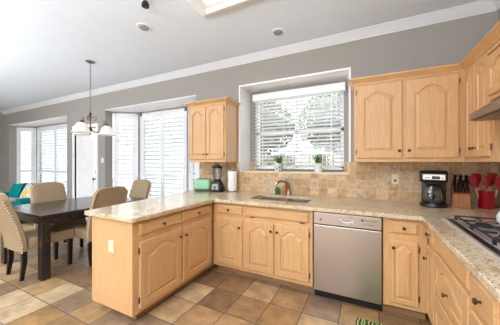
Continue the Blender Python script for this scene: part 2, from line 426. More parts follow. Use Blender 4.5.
# ------------------------------------------------------------------ cabinet parts
def arch_z(t, rise):   # t in 0..1 from centre to edge
    x = t/.86
    if x >= 1: return 0
    return rise*(1-.75*(x/.7)**2.5) if x < .7 else rise*.25*(1-(x-.7)/.3)**2
def panel_loops(w, h, th, arch=True, fr=.055, rise=.045, raised=True):
    """door front at y=-th .. 0, x 0..w, z 0..h"""
    n = 28
    def inner(i):  # inset i from door edge
        x0, x1, z0 = i, w-i, i; zs = h-i-(rise if arch else 0)
        if arch: zs = h-fr*1.0-rise-(i-fr)
        else: zs = h-i
        top = []
        for k in range(n+1):
            x = x1+(x0-x1)*k/n; t = abs((x-(x0+x1)/2)/((x1-x0)/2)); top.append((x, zs+(arch_z(t, rise) if arch else 0)))
        return [(x0, z0), (x1, z0)]+top
    def outer(i):
        top = []
        for k in range(n+1): top.append((w-i+(2*i-w)*k/n, h-i))
        return [(i, i), (w-i, i)]+top
    L = [(outer(0), 0), (outer(0), -th+.006), (outer(.003), -th+.002), (outer(.008), -th), (inner(fr), -th), (inner(fr+.003), -th+.010), (inner(fr+.010), -th+.011)]
    if raised: L += [(inner(fr+.013), -th+.009), (inner(fr+.032), -th+.001), (inner(fr+.036), -th)]
    return [[(x, y, z) for x, z in l] for l, y in L]
def knob(parent, x, y, z, mat=None):
    m = MB(); m.lathe([(0, 0), (.008, 0), (.0055, .006), (.0055, .014), (.0135, .018), (.0142, .023), (.010, .028), (0, .029)], (x, y, z), 14, Matrix.Rotation(R(90), 4, 'X'))
    return m.build('knob', mat or M['bronze'], parent, True)
def hinge(parent, x, y, z):
    m = MB(); m.cyl((x, y, z-.026), .0055, .052, 8); m.box(x-.008, x+.008, y, y+.004, z-.02, z+.02); return m.build('hinge', M['bronze'], parent)
def door(parent, x0, x1, z0, z1, kn, arch=True, face=0, hinge_side=None, knz=None, rise=None, fr=None, name='door'):
    w = x1-x0; fr = fr or min(.058, w*.17); rise = rise if rise is not None else min(.055, w*.17)
    m = MB(); m.rings(panel_loops(w, z1-z0, .020, arch, fr, rise)); bmesh.ops.translate(m.bm, vec=(x0, face, z0), verts=m.bm.verts[:])
    o = m.build(name, M['maple'], parent)
    if kn is not None:
        kx = {'l': x0+.028, 'r': x1-.028, 'c': (x0+x1)/2}[kn]
        knob(o, kx, face-.019, knz)
    if hinge_side:
        hx = x0-.003 if hinge_side == 'l' else x1+.003
        for z in (z0+.07, z1-.07): hinge(o, hx, face-.010, z)
    return o
def drawer(parent, x0, x1, z0, z1, kn=True, face=0, hinges=False):
    w, h = x1-x0, z1-z0
    def o_(i): return [(i, i), (w-i, i), (w-i, h-i), (i, h-i)]
    L = [(o_(0), 0), (o_(0), -.010), (o_(.004), -.014), (o_(.012), -.016), (o_(.016), -.020)]
    m = MB(); m.rings([[(x, y, z) for x, z in l] for l, y in L]); bmesh.ops.translate(m.bm, vec=(x0, face, z0), verts=m.bm.verts[:])
    o = m.build('drawer' if kn else 'false_drawer_front', M['maple_h'], parent)
    if kn: knob(o, (x0+x1)/2, face-.019, (z0+z1)/2)
    if hinges:
        for x in (x0+.09, x1-.07):
            mm = MB(); mm.box(x-.028, x+.028, face-.008, face-.001, z0-.014, z0-.002, .002, 1); mm.build('hinge', M['bronze'], o)
    return o
DZ = (.742, .848); OZ = (.14, .69)
def base_body(parent, w, depth, z1=.874, kick=True, kx0=0, kx1=None):
    MB().box(0, w, .0, depth, .10, z1, .0015, 1).build('body', M['maple'], parent)
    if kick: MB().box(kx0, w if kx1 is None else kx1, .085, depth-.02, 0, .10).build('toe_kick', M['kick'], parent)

YF, XP, XF = 2.40, -1.70, .453
# sink run
t = thing('base_cabinet', 'narrow maple base cabinet with one drawer in the corner left of the sink', 'cabinet', (-1.70, YF, 0))
base_body(t, .425, .78)
drawer(t, .055, .41, *DZ); door(t, .055, .41, *OZ, 'r', knz=.60)
t = thing('base_cabinet', 'wide maple sink cabinet with a long false drawer front over two arched doors', 'cabinet', (-1.275, YF, 0))
base_body(t, .785, .78, .70)
MB().box(0, .785, 0, .02, .70, .874).build('face_rail', M['maple_h'], t)
drawer(t, .02, .75, *DZ, kn=False, hinges=True)
door(t, .02, .372, *OZ, 'r', knz=.61); door(t, .388, .75, *OZ, 'l', hinge_side='r', knz=.61)
# dishwasher
t = thing('dishwasher', 'stainless steel dishwasher built in between the sink cabinet and the corner cabinet', 'dishwasher', (-.482, YF, 0))
MB().box(0, .606, .03, .62, .10, .872).build('body', M['black_m'], t)
MB().box(.006, .600, -.025, .03, .095, .742, .006, 2).build('door', M['steel'], t)
pn = MB().box(.006, .600, -.03, .03, .750, .866, .006, 2).build('control_panel', M['steel'], t)
MB().box(.006, .600, -.012, .03, .741, .751).build('gap_strip', M['black_m'], t)
m = MB()   # pocket handle
m.rings([[(.31+rx*math.cos(a), y, .800+rz*math.sin(a)) for a in [2*math.pi*k/24 for k in range(24)]] for rx, rz, y in ((.066, .026, -.031), (.066, .026, -.034), (.058, .020, -.034), (.05, .014, -.028))], cap0=False)
m.build('handle_recess', M['chrome'], pn, True)
m = MB(); m.tube([(.252, -.036, .812), (.28, -.044, .797), (.31, -.047, .793), (.34, -.044, .797), (.368, -.036, .812)], .006, 8); m.build('handle', M['pot'], pn, True)
MB().cyl((.075, -.03, .80), .012, .004, 16, Matrix.Rotation(R(90), 4, 'X')).build('vent_cap', M['steel_d'], pn)
MB().box(.435, .452, -.0325, -.029, .818, .836, .001, 1).build('display', M['black'], pn)
for i in range(5):
    MB().box(.462+i*.021, .474+i*.021, -.0325, -.029, .822, .832).build('button', M['steel_d'], pn)
for i in range(5):
    MB().box(.440+i*.022, .454+i*.022, -.0325, -.029, .787, .793).build('indicator', M['steel_d'], pn)
# brand plate strokes
m = MB()
for k, xx in enumerate((.335, .343, .350, .357, .364)): m.box(xx, xx+.005, -.0312, -.030, .845, .852)
m.build('nameplate', M['steel_d'], pn)
MB().box(.0, .606, .05, .08, 0, .094).build('toe_panel', M['black_m'], t)
# corner cabinet right of dishwasher
t = thing('base_cabinet', 'narrow maple base cabinet with one drawer just right of the dishwasher', 'cabinet', (.128, YF, 0))
base_body(t, .322, .78, kx1=.322)
drawer(t, .048, .258, *DZ); door(t, .048, .258, *OZ, 'l', hinge_side='r', knz=.62)
# peninsula : local +x = world +Y
t = thing('base_cabinet', 'maple peninsula cabinet at the free end, with bare side panel and wall outlet', 'cabinet', (XP, 1.29, 0), R(90))
base_body(t, .545, .54, kx0=.09)
MB().box(-.012, 0, .0, .54, .10, .874, .002, 1).build('end_panel', M['maple'], t)
MB().box(-.014, -.0, .505, .545, .10, .874, .002, 1).build('corner_stile', M['maple'], t)
drawer(t, .05, .535, *DZ); door(t, .05, .535, *OZ, 'r', hinge_side='l', knz=.61)
o = MB().box(-.018, -.012, .230, .300, .585, .69, .003, 2).build('outlet_plate', M['plate'], t)
mm = MB(); mm.box(-.020, -.017, .248, .282, .645, .672, .002, 1); mm.box(-.020, -.017, .248, .282, .603, .63, .002, 1); mm.build('receptacle', M['plate'], o)
t = thing('base_cabinet', 'maple peninsula cabinet nearer the corner, door knob on its left side', 'cabinet', (XP, 1.835, 0), R(90))
base_body(t, .545, .54)
drawer(t, .012, .49, *DZ); door(t, .012, .49, *OZ, 'l', knz=.61)
MB().box(XP-.54, XP-.10, 2.384, YW-.02, .0, .872).build('x', M['maple'], None)
cc = bpy.data.objects['x']; cc.name = 'corner_cabinet_carcass'; tag(cc, 'maple corner cabinet box behind the left counter corner, below the toaster', 'cabinet')
# right run: local +x = world -Y, front faces -X
t = thing('base_cabinet', 'narrow maple cabinet in the right corner beside the cooktop base', 'cabinet', (XF, 2.382, 0), R(-90))
base_body(t, .252, .70)
drawer(t, .02, .24, *DZ); door(t, .02, .24, *OZ, 'l', knz=.58)
t = thing('base_cabinet', 'wide maple cooktop cabinet with a false front over two deep arched drawers', 'cabinet', (XF, 2.13, 0), R(-90))
base_body(t, .665, .70)
drawer(t, .012, .65, .735, .855, kn=False)
door(t, .012, .65, .445, .715, 'c', knz=.55, rise=.05, name='deep_drawer'); door(t, .012, .65, .14, .425, 'c', knz=.26, rise=.05, name='deep_drawer')
t = thing('base_cabinet', 'maple drawer cabinet at the near end of the cooktop counter', 'cabinet', (XF, 1.465, 0), R(-90))
base_body(t, .345, .70)
drawer(t, .012, .26, .69, .835); door(t, .012, .26, *(.14, .67), 'l', knz=.58)

# ------------------------------------------------------------------ worktop
def worktop():
    out = [(-2.31, 1.245), (-1.66, 1.245), (-1.652, 1.253), (-1.652, 2.345), (.405, 2.345), (.405, 1.10), (.42, 1.09), (XR-.013, 1.09), (XR-.013, YW-.013), (-2.53, YW-.013)]
    hole = [(-1.30, 2.58), (-1.28, 2.56), (-.61, 2.56), (-.59, 2.58), (-.59, 2.96), (-.61, 2.98), (-1.28, 2.98), (-1.30, 2.96)]
    b = bmesh.new(); ed = []
    for poly in (out, hole):
        vs_ = [b.verts.new((x, y, .914)) for x, y in poly]
        for i in range(len(vs_)): ed.append(b.edges.new((vs_[i], vs_[(i+1) % len(vs_)])))
    bmesh.ops.triangle_fill(b, edges=ed, use_beauty=True)
    bmesh.ops.dissolve_limit(b, angle_limit=.01, verts=b.verts[:], edges=b.edges[:])
    g = bmesh.ops.extrude_face_region(b, geom=b.faces[:])
    bmesh.ops.translate(b, vec=(0, 0, -.038), verts=[v for v in g['geom'] if isinstance(v, bmesh.types.BMVert)])
    bmesh.ops.recalc_face_normals(b, faces=b.faces[:])
    m = MB(); m.merge(b); o = m.build('worktop', M['granite'], None, bev=.010)
    return o
tag(worktop(), 'speckled beige granite worktop wrapping around the kitchen in a U', 'countertop')
# sink
t = thing('kitchen_sink', 'double bowl stainless sink under the window', 'sink', (-.945, 2.77, .70))
def bowl(x0, x1, y0, y1):
    def lp(i, z, r=.05):
        pts = []
        for cx, cy, a0 in ((x1-i-r, y1-i-r, 0), (x0+i+r, y1-i-r, 90), (x0+i+r, y0+i+r, 180), (x1-i-r, y0+i+r, 270)):
            for k in range(6): a = R(a0+k*18); pts.append((cx+r*math.cos(a), cy+r*math.sin(a), z))
        return pts
    m = MB(); m.rings([lp(-.004, .0), lp(-.004, .172), lp(0, .1735), lp(.004, .172), lp(.008, .03), lp(.03, .008)]); 
    return m.build('basin', M['steel'], t, True)
bowl(-.352, .02, -.206, .206); bowl(.034, .352, -.206, .206)
MB().box(.018, .036, -.206, .206, .155, .172, .003, 1).build('divider', M['steel'], t)
for x in (-.155, .185): MB().lathe([(0, 0), (.04, 0), (.04, .004), (.03, .004), (.028, .001), (0, .001)], (x, 0, .009), 16).build('drain', M['chrome'], t)
# faucet
t = thing('faucet', 'brushed nickel single lever faucet arching over the sink', 'faucet', (-.945, 3.07, .915))
m = MB(); m.lathe([(0, 0), (.03, 0), (.03, .008), (.022, .02), (.021, .09), (.018, .12), (0, .125)], seg=20); m.build('base', M['nickel'], t, True)
m = MB(); m.tube([(0, 0, .07), (-.005, -.02, .13), (-.025, -.06, .175), (-.055, -.11, .195), (-.085, -.16, .188), (-.105, -.195, .165)], [.017, .016, .015, .015, .017, .018], 12); m.build('spout', M['nickel'], t, True)
m = MB(); m.tube([(-.098, -.183, .178), (-.118, -.215, .135)], [.019, .017], 12); m.build('spray_head', M['chrome'], t, True)
m = MB(); m.tube([(0, .005, .12), (-.012, .0, .16), (-.04, -.005, .21), (-.06, -.01, .232)], [.013, .010, .009, .007], 10); m.build('lever', M['nickel'], t, True)
# soap items
t = thing('soap_bottle', 'amber soap bottle between the green scrubber and the faucet', 'bottle', (-1.01, 3.12, .915))
MB().lathe([(0, 0), (.026, 0), (.028, .006), (.028, .10), (.02, .125), (.012, .13), (.012, .14), (0, .14)], seg=18).build('bottle_body', M['amber'], t, True)
MB().lathe([(0, .14), (.013, .14), (.013, .158), (.004, .16), (.004, .175), (0, .175)], seg=12).build('pump', M['plate'], t, True)
t = thing('dish_scrubber', 'dark green dish scrubber standing on the worktop left of the faucet', 'scrubber', (-1.12, 3.11, .915))
m = MB(); m.box(-.032, .032, -.02, .02, 0, .022, .006, 2); m.build('holder', M['green_s'], t)
m = MB(); m.lathe([(0, .015), (.03, .02), (.036, .05), (.032, .085), (.015, .1), (0, .102)], seg=18, sy=.55); m.build('scrub_pad', M['green_s'], t, True)

# ------------------------------------------------------------------ upper cabinets
UY, UX = 2.85, .82
def upper_crown(name, pts, parent):
    """crown swept along plan polyline pts (inner line), outward = right-hand side"""
    prof = [(0, 0), (.008, 0), (.010, .012), (.024, .026), (.045, .044), (.050, .050), (.056, .052), (.056, .066), (0, .066)]
    n = len(pts); P = [Vector((*p, 0)) for p in pts]; offs = []
    for i in range(n):
        ds = []
        if i > 0: ds.append((P[i]-P[i-1]).normalized())
        if i < n-1: ds.append((P[i+1]-P[i]).normalized())
        ns = [Vector((d.y, -d.x, 0)) for d in ds]
        b = sum(ns, Vector()).normalized(); offs.append(b/ max(.3, b.dot(ns[0])))
    m = MB(); m.rings([[tuple(P[i]+offs[i]*a+Vector((0, 0, z))) for a, z in prof] for i in range(n)])
    return m.build(name, M['maple_h'], parent)
# right-of-window pair
t = thing('wall_cabinet', 'maple wall cabinet with two arched doors right of the window', 'cabinet', (-.129, UY, 1.36))
MB().box(0, .947, 0, YW-UY-.002, 0, .86, .0015, 1).build('body', M['maple'], t)
door(t, .03, .452, .04, .83, 'r', hinge_side='l', knz=.115, fr=.075, rise=.065); door(t, .48, .90, .04, .83, 'l', hinge_side='r', knz=.115, fr=.075, rise=.065)
upper_crown('crown', [(0, YW-UY-.002), (0, 0), (.949, 0)], t).location = (0, 0, .845)
t = thing('wall_cabinet', 'tall maple corner wall cabinet on the right wall with a pair of arched doors', 'cabinet', (UX, 2.85, 1.36), R(-90))
MB().box(0, .55, 0, XR-UX-.002, 0, .86, .0015, 1).build('body', M['maple'], t)
MB().box(-(YW-UY)+.002, -.0005, .0, XR-UX-.002, 0, .86).build('blind_corner_box', M['maple'], t)
door(t, .05, .255, .04, .83, 'r', knz=.115, fr=.05, rise=.05); door(t, .262, .525, .04, .83, 'l', hinge_side='r', knz=.115, fr=.06, rise=.055)
upper_crown('crown', [(0, 0), (.55, 0)], t).location = (0, 0, .845)
t = thing('wall_cabinet', 'short maple wall cabinet mounted above the range hood', 'cabinet', (UX, 2.298, 1.80), R(-90))
MB().box(0, .80, 0, XR-UX-.002, 0, .42, .0015, 1).build('body', M['maple'], t)
MB().box(.004, .80, -.03, 0, 0, .335, .003, 1).build('face_frame', M['maple'], t)
MB().box(-.004, .80, -.042, -.0, .335, .350, .004, 2).build('top_bead', M['maple_h'], t)
door(t, .03, .39, .03, .31, 'r', knz=.07, fr=.05, rise=.04, face=-.03); door(t, .41, .77, .03, .31, 'l', knz=.07, fr=.05, rise=.04, face=-.03)
upper_crown('crown', [(0, 0), (.80, 0)], t).location = (0, 0, .405)
t = thing('wall_cabinet', 'maple wall cabinet hanging over the toaster and blender left of the window', 'cabinet', (-2.478, UY, 1.36))
MB().box(0, .672, 0, YW-UY-.002, 0, .86, .0015, 1).build('body', M['maple'], t)
door(t, .022, .33, .04, .83, 'r', hinge_side='l', knz=.115, fr=.055, rise=.05); door(t, .338, .645, .04, .83, 'l', hinge_side='r', knz=.115, fr=.055, rise=.05)
upper_crown('crown', [(0, YW-UY-.002), (0, 0), (.672, 0), (.672, YW-UY-.002)], t).location = (0, 0, .845)
# hood
t = thing('range_hood', 'stainless range hood over the gas cooktop', 'hood', (.935, 1.78, 1.62))
m = MB(); m.prism([(-.29, .03), (-.29, .075), (-.13, .178), (.232, .178), (.232, .03)], 'y', -.40, .40, .003); m.build('canopy', M['hoodsteel'], t)
MB().box(-.27, .225, -.38, .38, .022, .031).build('grease_filter', M['steel_d'], t)
MB().lathe([(0, 0), (.04, 0), (.045, .012), (0, .013)], (-.15, .22, .012), 18).build('lamp_cover', M['pot'], t)

# ------------------------------------------------------------------ window blind
t = thing('window_blind', 'white slatted blind hanging in the kitchen window, slats open', 'blind', (0, 0, KS))
MB().box(-1.672, -.265, KB-.105, KB-.01, 2.345-KS, 2.455-KS, .006, 2).build('valance', M['white'], t)
m = MB(); zz = 1.305
while zz < 2.335:
    bb = bmesh.new(); bmesh.ops.create_cube(bb, size=1)
    bmesh.ops.transform(bb, matrix=Matrix.Translation((-.972, KB-.045, zz-KS)) @ Matrix.Rotation(R(-20), 4, 'X') @ Matrix.Diagonal((1.35, .052, .0035, 1)), verts=bb.verts[:]); m.merge(bb); zz += .054
m.build('slats', M['shutter'], t)
MB().box(-1.65, -.295, KB-.07, KB-.02, 1.255-KS, 1.275-KS, .003, 1).build('bottom_rail', M['shutter'], t)
for x in (-1.50, -1.15, -.80, -.45): MB().box(x-.006, x+.006, KB-.0735, KB-.0725, 1.27-KS, 2.35-KS).build('ladder_tape', M['shutter'], t)
m = MB(); m.tube([(-.38, KB-.09, 1.13), (-.38, KB-.09, .75)], .003, 6); m.build('tilt_wand', M['white'], t)

# ------------------------------------------------------------------ switches & outlet
def plate(x, z, label, kind):
    t = thing('light_switch' if kind == 's' else 'wall_outlet', label, 'switch' if kind == 's' else 'outlet', (x, YW-(TT if kind == 'o' else 0)-.0005, z))
    MB().box(-.036, .036, -.006, 0, -.058, .058, .003, 2).build('cover_plate', M['plate'] if kind == 'o' else M['white'], t)
    if kind == 's': MB().box(-.008, .008, -.014, -.005, -.012, .012, .002, 1).build('toggle', M['white'], t)
    else:
        for z_ in (.02, -.02): MB().box(-.015, .015, -.0085, -.005, z_-.014, z_+.014, .003, 1).build('receptacle', M['steel_d'] if z_ < 0 else M['plate'], t)
plate(.292, 1.165, 'almond outlet plate set in the tile left of the coffee maker', 'o')
plate(-5.235, 1.40, 'white light switch on the grey wall between the door and the bay', 's')

# ------------------------------------------------------------------ ceiling fixtures
t = thing('ceiling_light_box', 'large white framed rectangular ceiling light over the kitchen floor', 'ceiling light', (-1.0, 1.35, CZ))
def rectprof(prof, X0, X1, Y0, Y1, nm, mat):
    loops = []
    for o_, z in prof: loops.append([(X0-o_, Y0-o_, z), (X1+o_, Y0-o_, z), (X1+o_, Y1+o_, z), (X0-o_, Y1+o_, z)])
    m = MB(); m.rings(loops+[loops[0]], cap0=False, cap1=False); bmesh.ops.remove_doubles(m.bm, verts=m.bm.verts[:], dist=1e-6); return m.build(nm, mat, t)
rectprof([(.0, -.001), (.09, -.001), (.085, -.012), (.06, -.02), (.04, -.04), (.03, -.05), (0, -.055)], -.52, .56, -.70, .65, 'moulding', M['white'])
rectprof([(0, -.02), (0, -.062), (-.02, -.066), (-.045, -.05), (-.05, -.04), (-.09, -.036), (-.10, -.02)], -.52, .56, -.70, .65, 'inner_frame', M['white'])
MB().box(-.465, .505, -.645, .595, -.034, -.022).build('diffuser', M['lens'], t)
MB().box(.01, .03, -.645, .595, -.04, -.034).build('divider', M['white'], t)
def can(x, y, label):
    t = thing('recessed_light', label, 'ceiling light', (x, y, CZ), 0, 'recessed ceiling lights')
    MB().lathe([(.062, 0), (.085, 0), (.085, -.006), (.070, -.010), (.060, -.006)], seg=28).build('trim_ring', M['white'], t, True)
    MB().lathe([(0, -.003), (.061, -.003), (.061, -.008), (.05, -.020), (0, -.026)], (0, 0, .001), seg=24).build('lamp', M['canin'], t, True)
can(-2.366, 1.934, 'round recessed light left of the ceiling light box'); can(-.98, 2.742, 'round recessed light near the crown moulding above the sink window')
t = thing('ceiling_spotlight', 'small dark spotlight on the ceiling at the top edge of the photo', 'ceiling light', (-1.95, 1.61, CZ))
MB().lathe([(0, 0), (.05, 0), (.05, -.012), (.012, -.02), (0, -.02)], seg=20).build('canopy', M['white'], t, True)
MB().lathe([(0, -.02), (.02, -.02), (.035, -.045), (.035, -.075), (0, -.08)], seg=20).build('spot_head', M['black'], t, True)

# chandelier
cx, cy = -3.94, 2.216
t = thing('chandelier', 'three arm chandelier with white bell glass shades hanging over the dining table', 'chandelier', (cx, cy, CZ))
MB().lathe([(0, 0), (.065, 0), (.065, -.008), (.05, -.02), (.02, -.03), (0, -.034)], seg=24).build('ceiling_canopy', M['nickel'], t, True)
m = MB(); z = -.03; k = 0
while z > -.80:
    for s_ in (0,):
        pts = [(.009*math.cos(a) if k % 2 else 0, 0 if k % 2 else .009*math.cos(a), z-.016+.018*math.sin(a)) for a in [2*math.pi*i/10 for i in range(11)]]
    m.tube(pts, .0028, 5, False); z -= .028; k += 1
m.build('chain', M['nickel'], t)
MB().lathe([(0, -.80), (.008, -.80), (.012, -.82), (.022, -.84), (.012, -.86), (.009, -.90), (.009, -1.04), (.02, -1.06), (.028, -1.08), (.016, -1.11), (.008, -1.13), (.012, -1.145), (0, -1.16)], seg=16).build('stem', M['bronze'], t, True)
for a in (61, 61+240, 61+120):
    dx, dy = math.cos(R(a)), math.sin(R(a))
    prof = [(.01, -1.08), (.05, -1.115), (.10, -1.12), (.13, -1.09), (.16, -1.03), (.19, -.975), (.215, -.965), (.224, -.99)]
    m = MB(); m.tube([(dx*r, dy*r, z) for r, z in prof], .007, 8)
    sc = [(.01, -.90), (.05, -.87), (.08, -.89), (.07, -.93), (.045, -.925)]
    m.tube([(dx*r, dy*r, z) for r, z in sc], .005, 8)
    m.tube([(dx*r, dy*r, z) for r, z in [(.19, -.975), (.17, -.94), (.195, -.92), (.21, -.94)]], .004, 6)
    arm = m.build('arm', M['bronze'], t, True)
    c = (dx*.224, dy*.224, 0)
    MB().lathe([(0, -.975), (.012, -.975), (.018, -.99), (.026, -1.0), (.026, -1.02), (0, -1.02)], c, 16).build('socket_cup', M['bronze'], arm, True)
    MB().lathe([(.028, -1.005), (.045, -1.01), (.07, -1.035), (.09, -1.08), (.108, -1.125), (.128, -1.155), (.125, -1.157), (.104, -1.128), (.09, -1.084), (.066, -1.04), (.04, -1.014), (.028, -1.01)], c, 28).build('shade', M['shade'], arm, True)

# ------------------------------------------------------------------ dining set
t = thing('dining_table', 'dark espresso wooden dining table behind the peninsula', 'table', (-3.855, 2.035, 0))
MB().box(-.56, .56, -.715, .715, .715, .75, .004, 2).build('tabletop', M['espresso'], t)
m = MB(); m.box(-.50, .50, -.655, -.63, .62, .715); m.box(-.50, .50, .63, .655, .62, .715); m.box(-.50, -.475, -.655, .655, .62, .715); m.box(.475, .50, -.655, .655, .62, .715); m.build('apron', M['espresso'], t)
for sx in (-1, 1):
    for sy in (-1, 1):
        a, b = sx*.5, sy*.655
        MB().box(min(a, a+sx*.045)-(.045 if sx > 0 else 0), max(a, a+sx*.045)+(.045 if sx < 0 else 0), min(b, b+sy*.045)-(.045 if sy > 0 else 0), max(b, b+sy*.045)+(.045 if sy < 0 else 0), 0, .715, .004, 1).build('leg', M['espresso'], t)
def chair():
    t = thing('dining_chair', 'x', 'chair', (0, 0, 0), 0, 'tan dining chairs around the table')
    MB().box(-.225, .225, -.20, .29, .345, .475, .028, 3).build('seat', M['linen'], t, True)
    # backrest: side profile curve (y,z), slightly arched top
    n = 12; rows = []; W = .225
    cols = 14; front = []; back = []
    def pt(u, v):   # u -1..1, v 0..1
        top = .665+.035*(1-u*u)-(.05*max(0, abs(u)-.80)**1.2/.2**1.2)
        z = .33+v*top; y = -.205-.30*max(0, (v-.1))**1.35*.62
        x = u*W*(1+.04*math.sin(v*3))
        return x, y, z
    b = bmesh.new(); G = {}
    for i in range(cols+1):
        for j in range(n+1):
            x, y, z = pt(-1+2*i/cols, j/n)
            cup = .012*(1-(2*i/cols-1)**2)
            G[i, j, 0] = b.verts.new((x, y-cup, z)); G[i, j, 1] = b.verts.new((x, y-.065-cup, z))
    for i in range(cols):
        for j in range(n):
            b.faces.new((G[i, j, 0], G[i+1, j, 0], G[i+1, j+1, 0], G[i, j+1, 0])); b.faces.new((G[i, j, 1], G[i, j+1, 1], G[i+1, j+1, 1], G[i+1, j, 1]))
    for i in range(cols):
        for j in (0, n): b.faces.new((G[i, j, 0], G[i, j, 1], G[i+1, j, 1], G[i+1, j, 0]))
    for j in range(n):
        for i in (0, cols): b.faces.new((G[i, j, 0], G[i, j+1, 0], G[i, j+1, 1], G[i, j, 1]))
    bmesh.ops.recalc_face_normals(b, faces=b.faces[:])
    m = MB(); m.merge(b); bk = m.build('backrest', M['linen'], t, True, bev=.012)
    for s in (-1, 1):
        m = MB()
        for k in range(20):
            x, y, z = pt(s, k/19*.97); bb = bmesh.new(); bmesh.ops.create_uvsphere(bb, u_segments=6, v_segments=4, radius=.0095)
            m.merge(bb, Matrix.Translation((x*1.003, y-.054, z)))
        m.build('nailhead_trim', M['brass_nail'], bk, True)
    for sx in (-1, 1):
        m = MB(); m.rings([[(sx*.175+a*s_, .245+c*s_, z) for a, c in ((-1, -1), (1, -1), (1, 1), (-1, 1))] for s_, z in ((.016, 0), (.024, .35))]); m.build('leg', M['leg'], t)
        m = MB(); m.rings([[(sx*.175+a*s_, yy+c*s_, z) for a, c in ((-1, -1), (1, -1), (1, 1), (-1, 1))] for s_, yy, z in ((.016, -.245, 0), (.022, -.222, .2), (.024, -.225, .34))]); m.build('leg', M['leg'], t)
    return t
c0 = chair()
for i, (x, y, rz, lab) in enumerate([(-3.72, 1.49, 0, 'tan upholstered dining chair at the near end of the table, cut by the left edge'),
    (-3.47, 2.00, 90, 'tan upholstered dining chair on the peninsula side of the table'),
    (-3.83, 2.69, 180, 'tan upholstered dining chair at the far end of the table by the bay shutters'),
    (-4.33, 1.99, -90, 'tan upholstered dining chair across the table, in front of the teal sofa')]):
    c = c0 if i == 0 else copy_tree(c0)
    c.location = (x, y, 0); c.rotation_euler = (0, 0, R(rz)); c['label'] = lab

# ------------------------------------------------------------------ sofa corner
t = thing('sofa', 'teal sofa in the far bay under the shutters', 'sofa', (-7.66, 2.73, 0))
MB().box(-.95, .95, -.42, .42, .08, .30, .03, 2).build('base', M['teal'], t, True)
MB().box(-.95, .95, .20, .44, .28, .78, .06, 3).build('backrest', M['teal'], t, True)
for s in (-1, 1):
    MB().box(s*.95-(.18 if s > 0 else 0), s*.95+(0 if s > 0 else .18), -.42, .42, .10, .56, .05, 3).build('arm', M['teal'], t, True)
for s in (-1, 1):
    MB().box(-.75 if s < 0 else .01, -.01 if s < 0 else .75, -.42, .20, .29, .43, .04, 3).build('seat_cushion', M['teal'], t, True)
for x in (-.85, .85):
    for y in (-.35, .35): MB().cyl((x, y, 0), .022, .085, 12).build('leg', M['leg'], t)
def pillow(name, mat, loc, rot, s, label):
    b = bmesh.new(); n = 10; G = {}
    for sd in (0, 1):
        for i in range(n+1):
            for j in range(n+1):
                u, v = -1+2*i/n, -1+2*j/n
                th = .07*((1-u*u)*(1-v*v))**.45*(1 if sd else -1)
                if sd and (i in (0, n) or j in (0, n)): G[sd, i, j] = G[0, i, j]; continue
                pinch = 1-.06*(1-abs(u*v))
                G[sd, i, j] = b.verts.new((u*s*pinch, th, v*s*pinch))
    for sd in (0, 1):
        for i in range(n):
            for j in range(n):
                f_ = [G[sd, i, j], G[sd, i+1, j], G[sd, i+1, j+1], G[sd, i, j+1]]
                b.faces.new(f_)
    bmesh.ops.recalc_face_normals(b, faces=b.faces[:])
    m = MB(); m.merge(b); o = m.build(name, mat, None, True); o.location = loc; o.rotation_euler = rot
    return tag(o, label, 'cushion')
def patterned():
    t = NT('leaf_print'); v = t.coords(); vo = t.add('ShaderNodeTexVoronoi'); vo.inputs['Scale'].default_value = 9; t.link(v, vo.inputs['Vector'])
    n = t.noise(v, 6, 2)
    t.col(t.ramp(n, [(0, lin((222, 214, 200))), (.42, lin((186, 176, 162))), (.5, lin((226, 218, 206))), (.56, lin((222, 196, 64)))], 'CONSTANT')); t.b.inputs['Roughness'].default_value = .9
    return t.m
M['print'] = patterned()
M['yellow'] = fabric('yellow_fabric', (206, 180, 40), (232, 206, 70), 60)
pillow('throw_pillow', M['teal_l'], (-8.02, 2.70, .625), (R(-18), 0, R(10)), .19, 'bright teal square cushion on the left half of the sofa')
pillow('throw_pillow', M['print'], (-7.14, 2.64, .635), (R(-18), R(16), R(10)), .20, 'leaf printed cream and yellow cushion leaning on the right half of the sofa')
pillow('throw_pillow', M['yellow'], (-7.05, 2.82, .68), (R(-14), R(6), R(10)), .15, 'small yellow cushion behind the printed cushion')
M['throw'] = fabric('grey_throw', (150, 150, 156), (214, 208, 206), 25)
m = MB(); m.box(-.22, .22, -.18, .18, 0, .025, .01, 2); m.box(-.2, .19, -.165, .17, .025, .05, .01, 2); m.box(-.21, .18, -.17, .15, .05, .07, .01, 2)
o = m.build('folded_throw', M['throw'], None, True); o.location = (-7.62, 2.42, .432); o.rotation_euler = (0, 0, .2); tag(o, 'grey and white folded throw on the sofa seat', 'blanket')

# ------------------------------------------------------------------ counter appliances
ZC = .9145
t = thing('toaster', 'mint green two slot toaster on the counter corner beside the blender', 'toaster', (-2.28, 2.95, ZC), R(14))
MB().box(-.135, .135, -.08, .08, .018, .185, .045, 5).build('body', M['mint'], t, True)
MB().box(-.10, .10, -.048, .048, .180, .190, .004, 1).build('top_plate', M['steel_d'], t)
for y in (-.024, .024): MB().box(-.08, .08, y-.011, y+.011, .188, .192).build('slot', M['black_m'], t)
MB().box(-.125, .125, -.07, .07, .008, .024, .006, 1).build('base', M['steel_d'], t)
for x in (-.1, .1):
    for y in (-.05, .05): MB().cyl((x, y, 0), .014, .012, 12).build('foot', M['black'], t)
MB().box(.132, .158, -.018, .018, .11, .125, .004, 1).build('lever', M['black'], t)
t = thing('blender', 'black countertop blender with clear jar between toaster and paper towels', 'blender', (-2.03, 2.97, ZC), R(10))
m = MB()
def sq(s, z, r=.02): return [(s*math.copysign(abs(math.cos(a))**.5, math.cos(a)), s*math.copysign(abs(math.sin(a))**.5, math.sin(a)), z) for a in [2*math.pi*k/32 for k in range(32)]]
m.rings([sq(.095, 0), sq(.100, .02), sq(.095, .05), sq(.07, .13), sq(.06, .155)]); m.build('motor_base', M['black'], t, True)
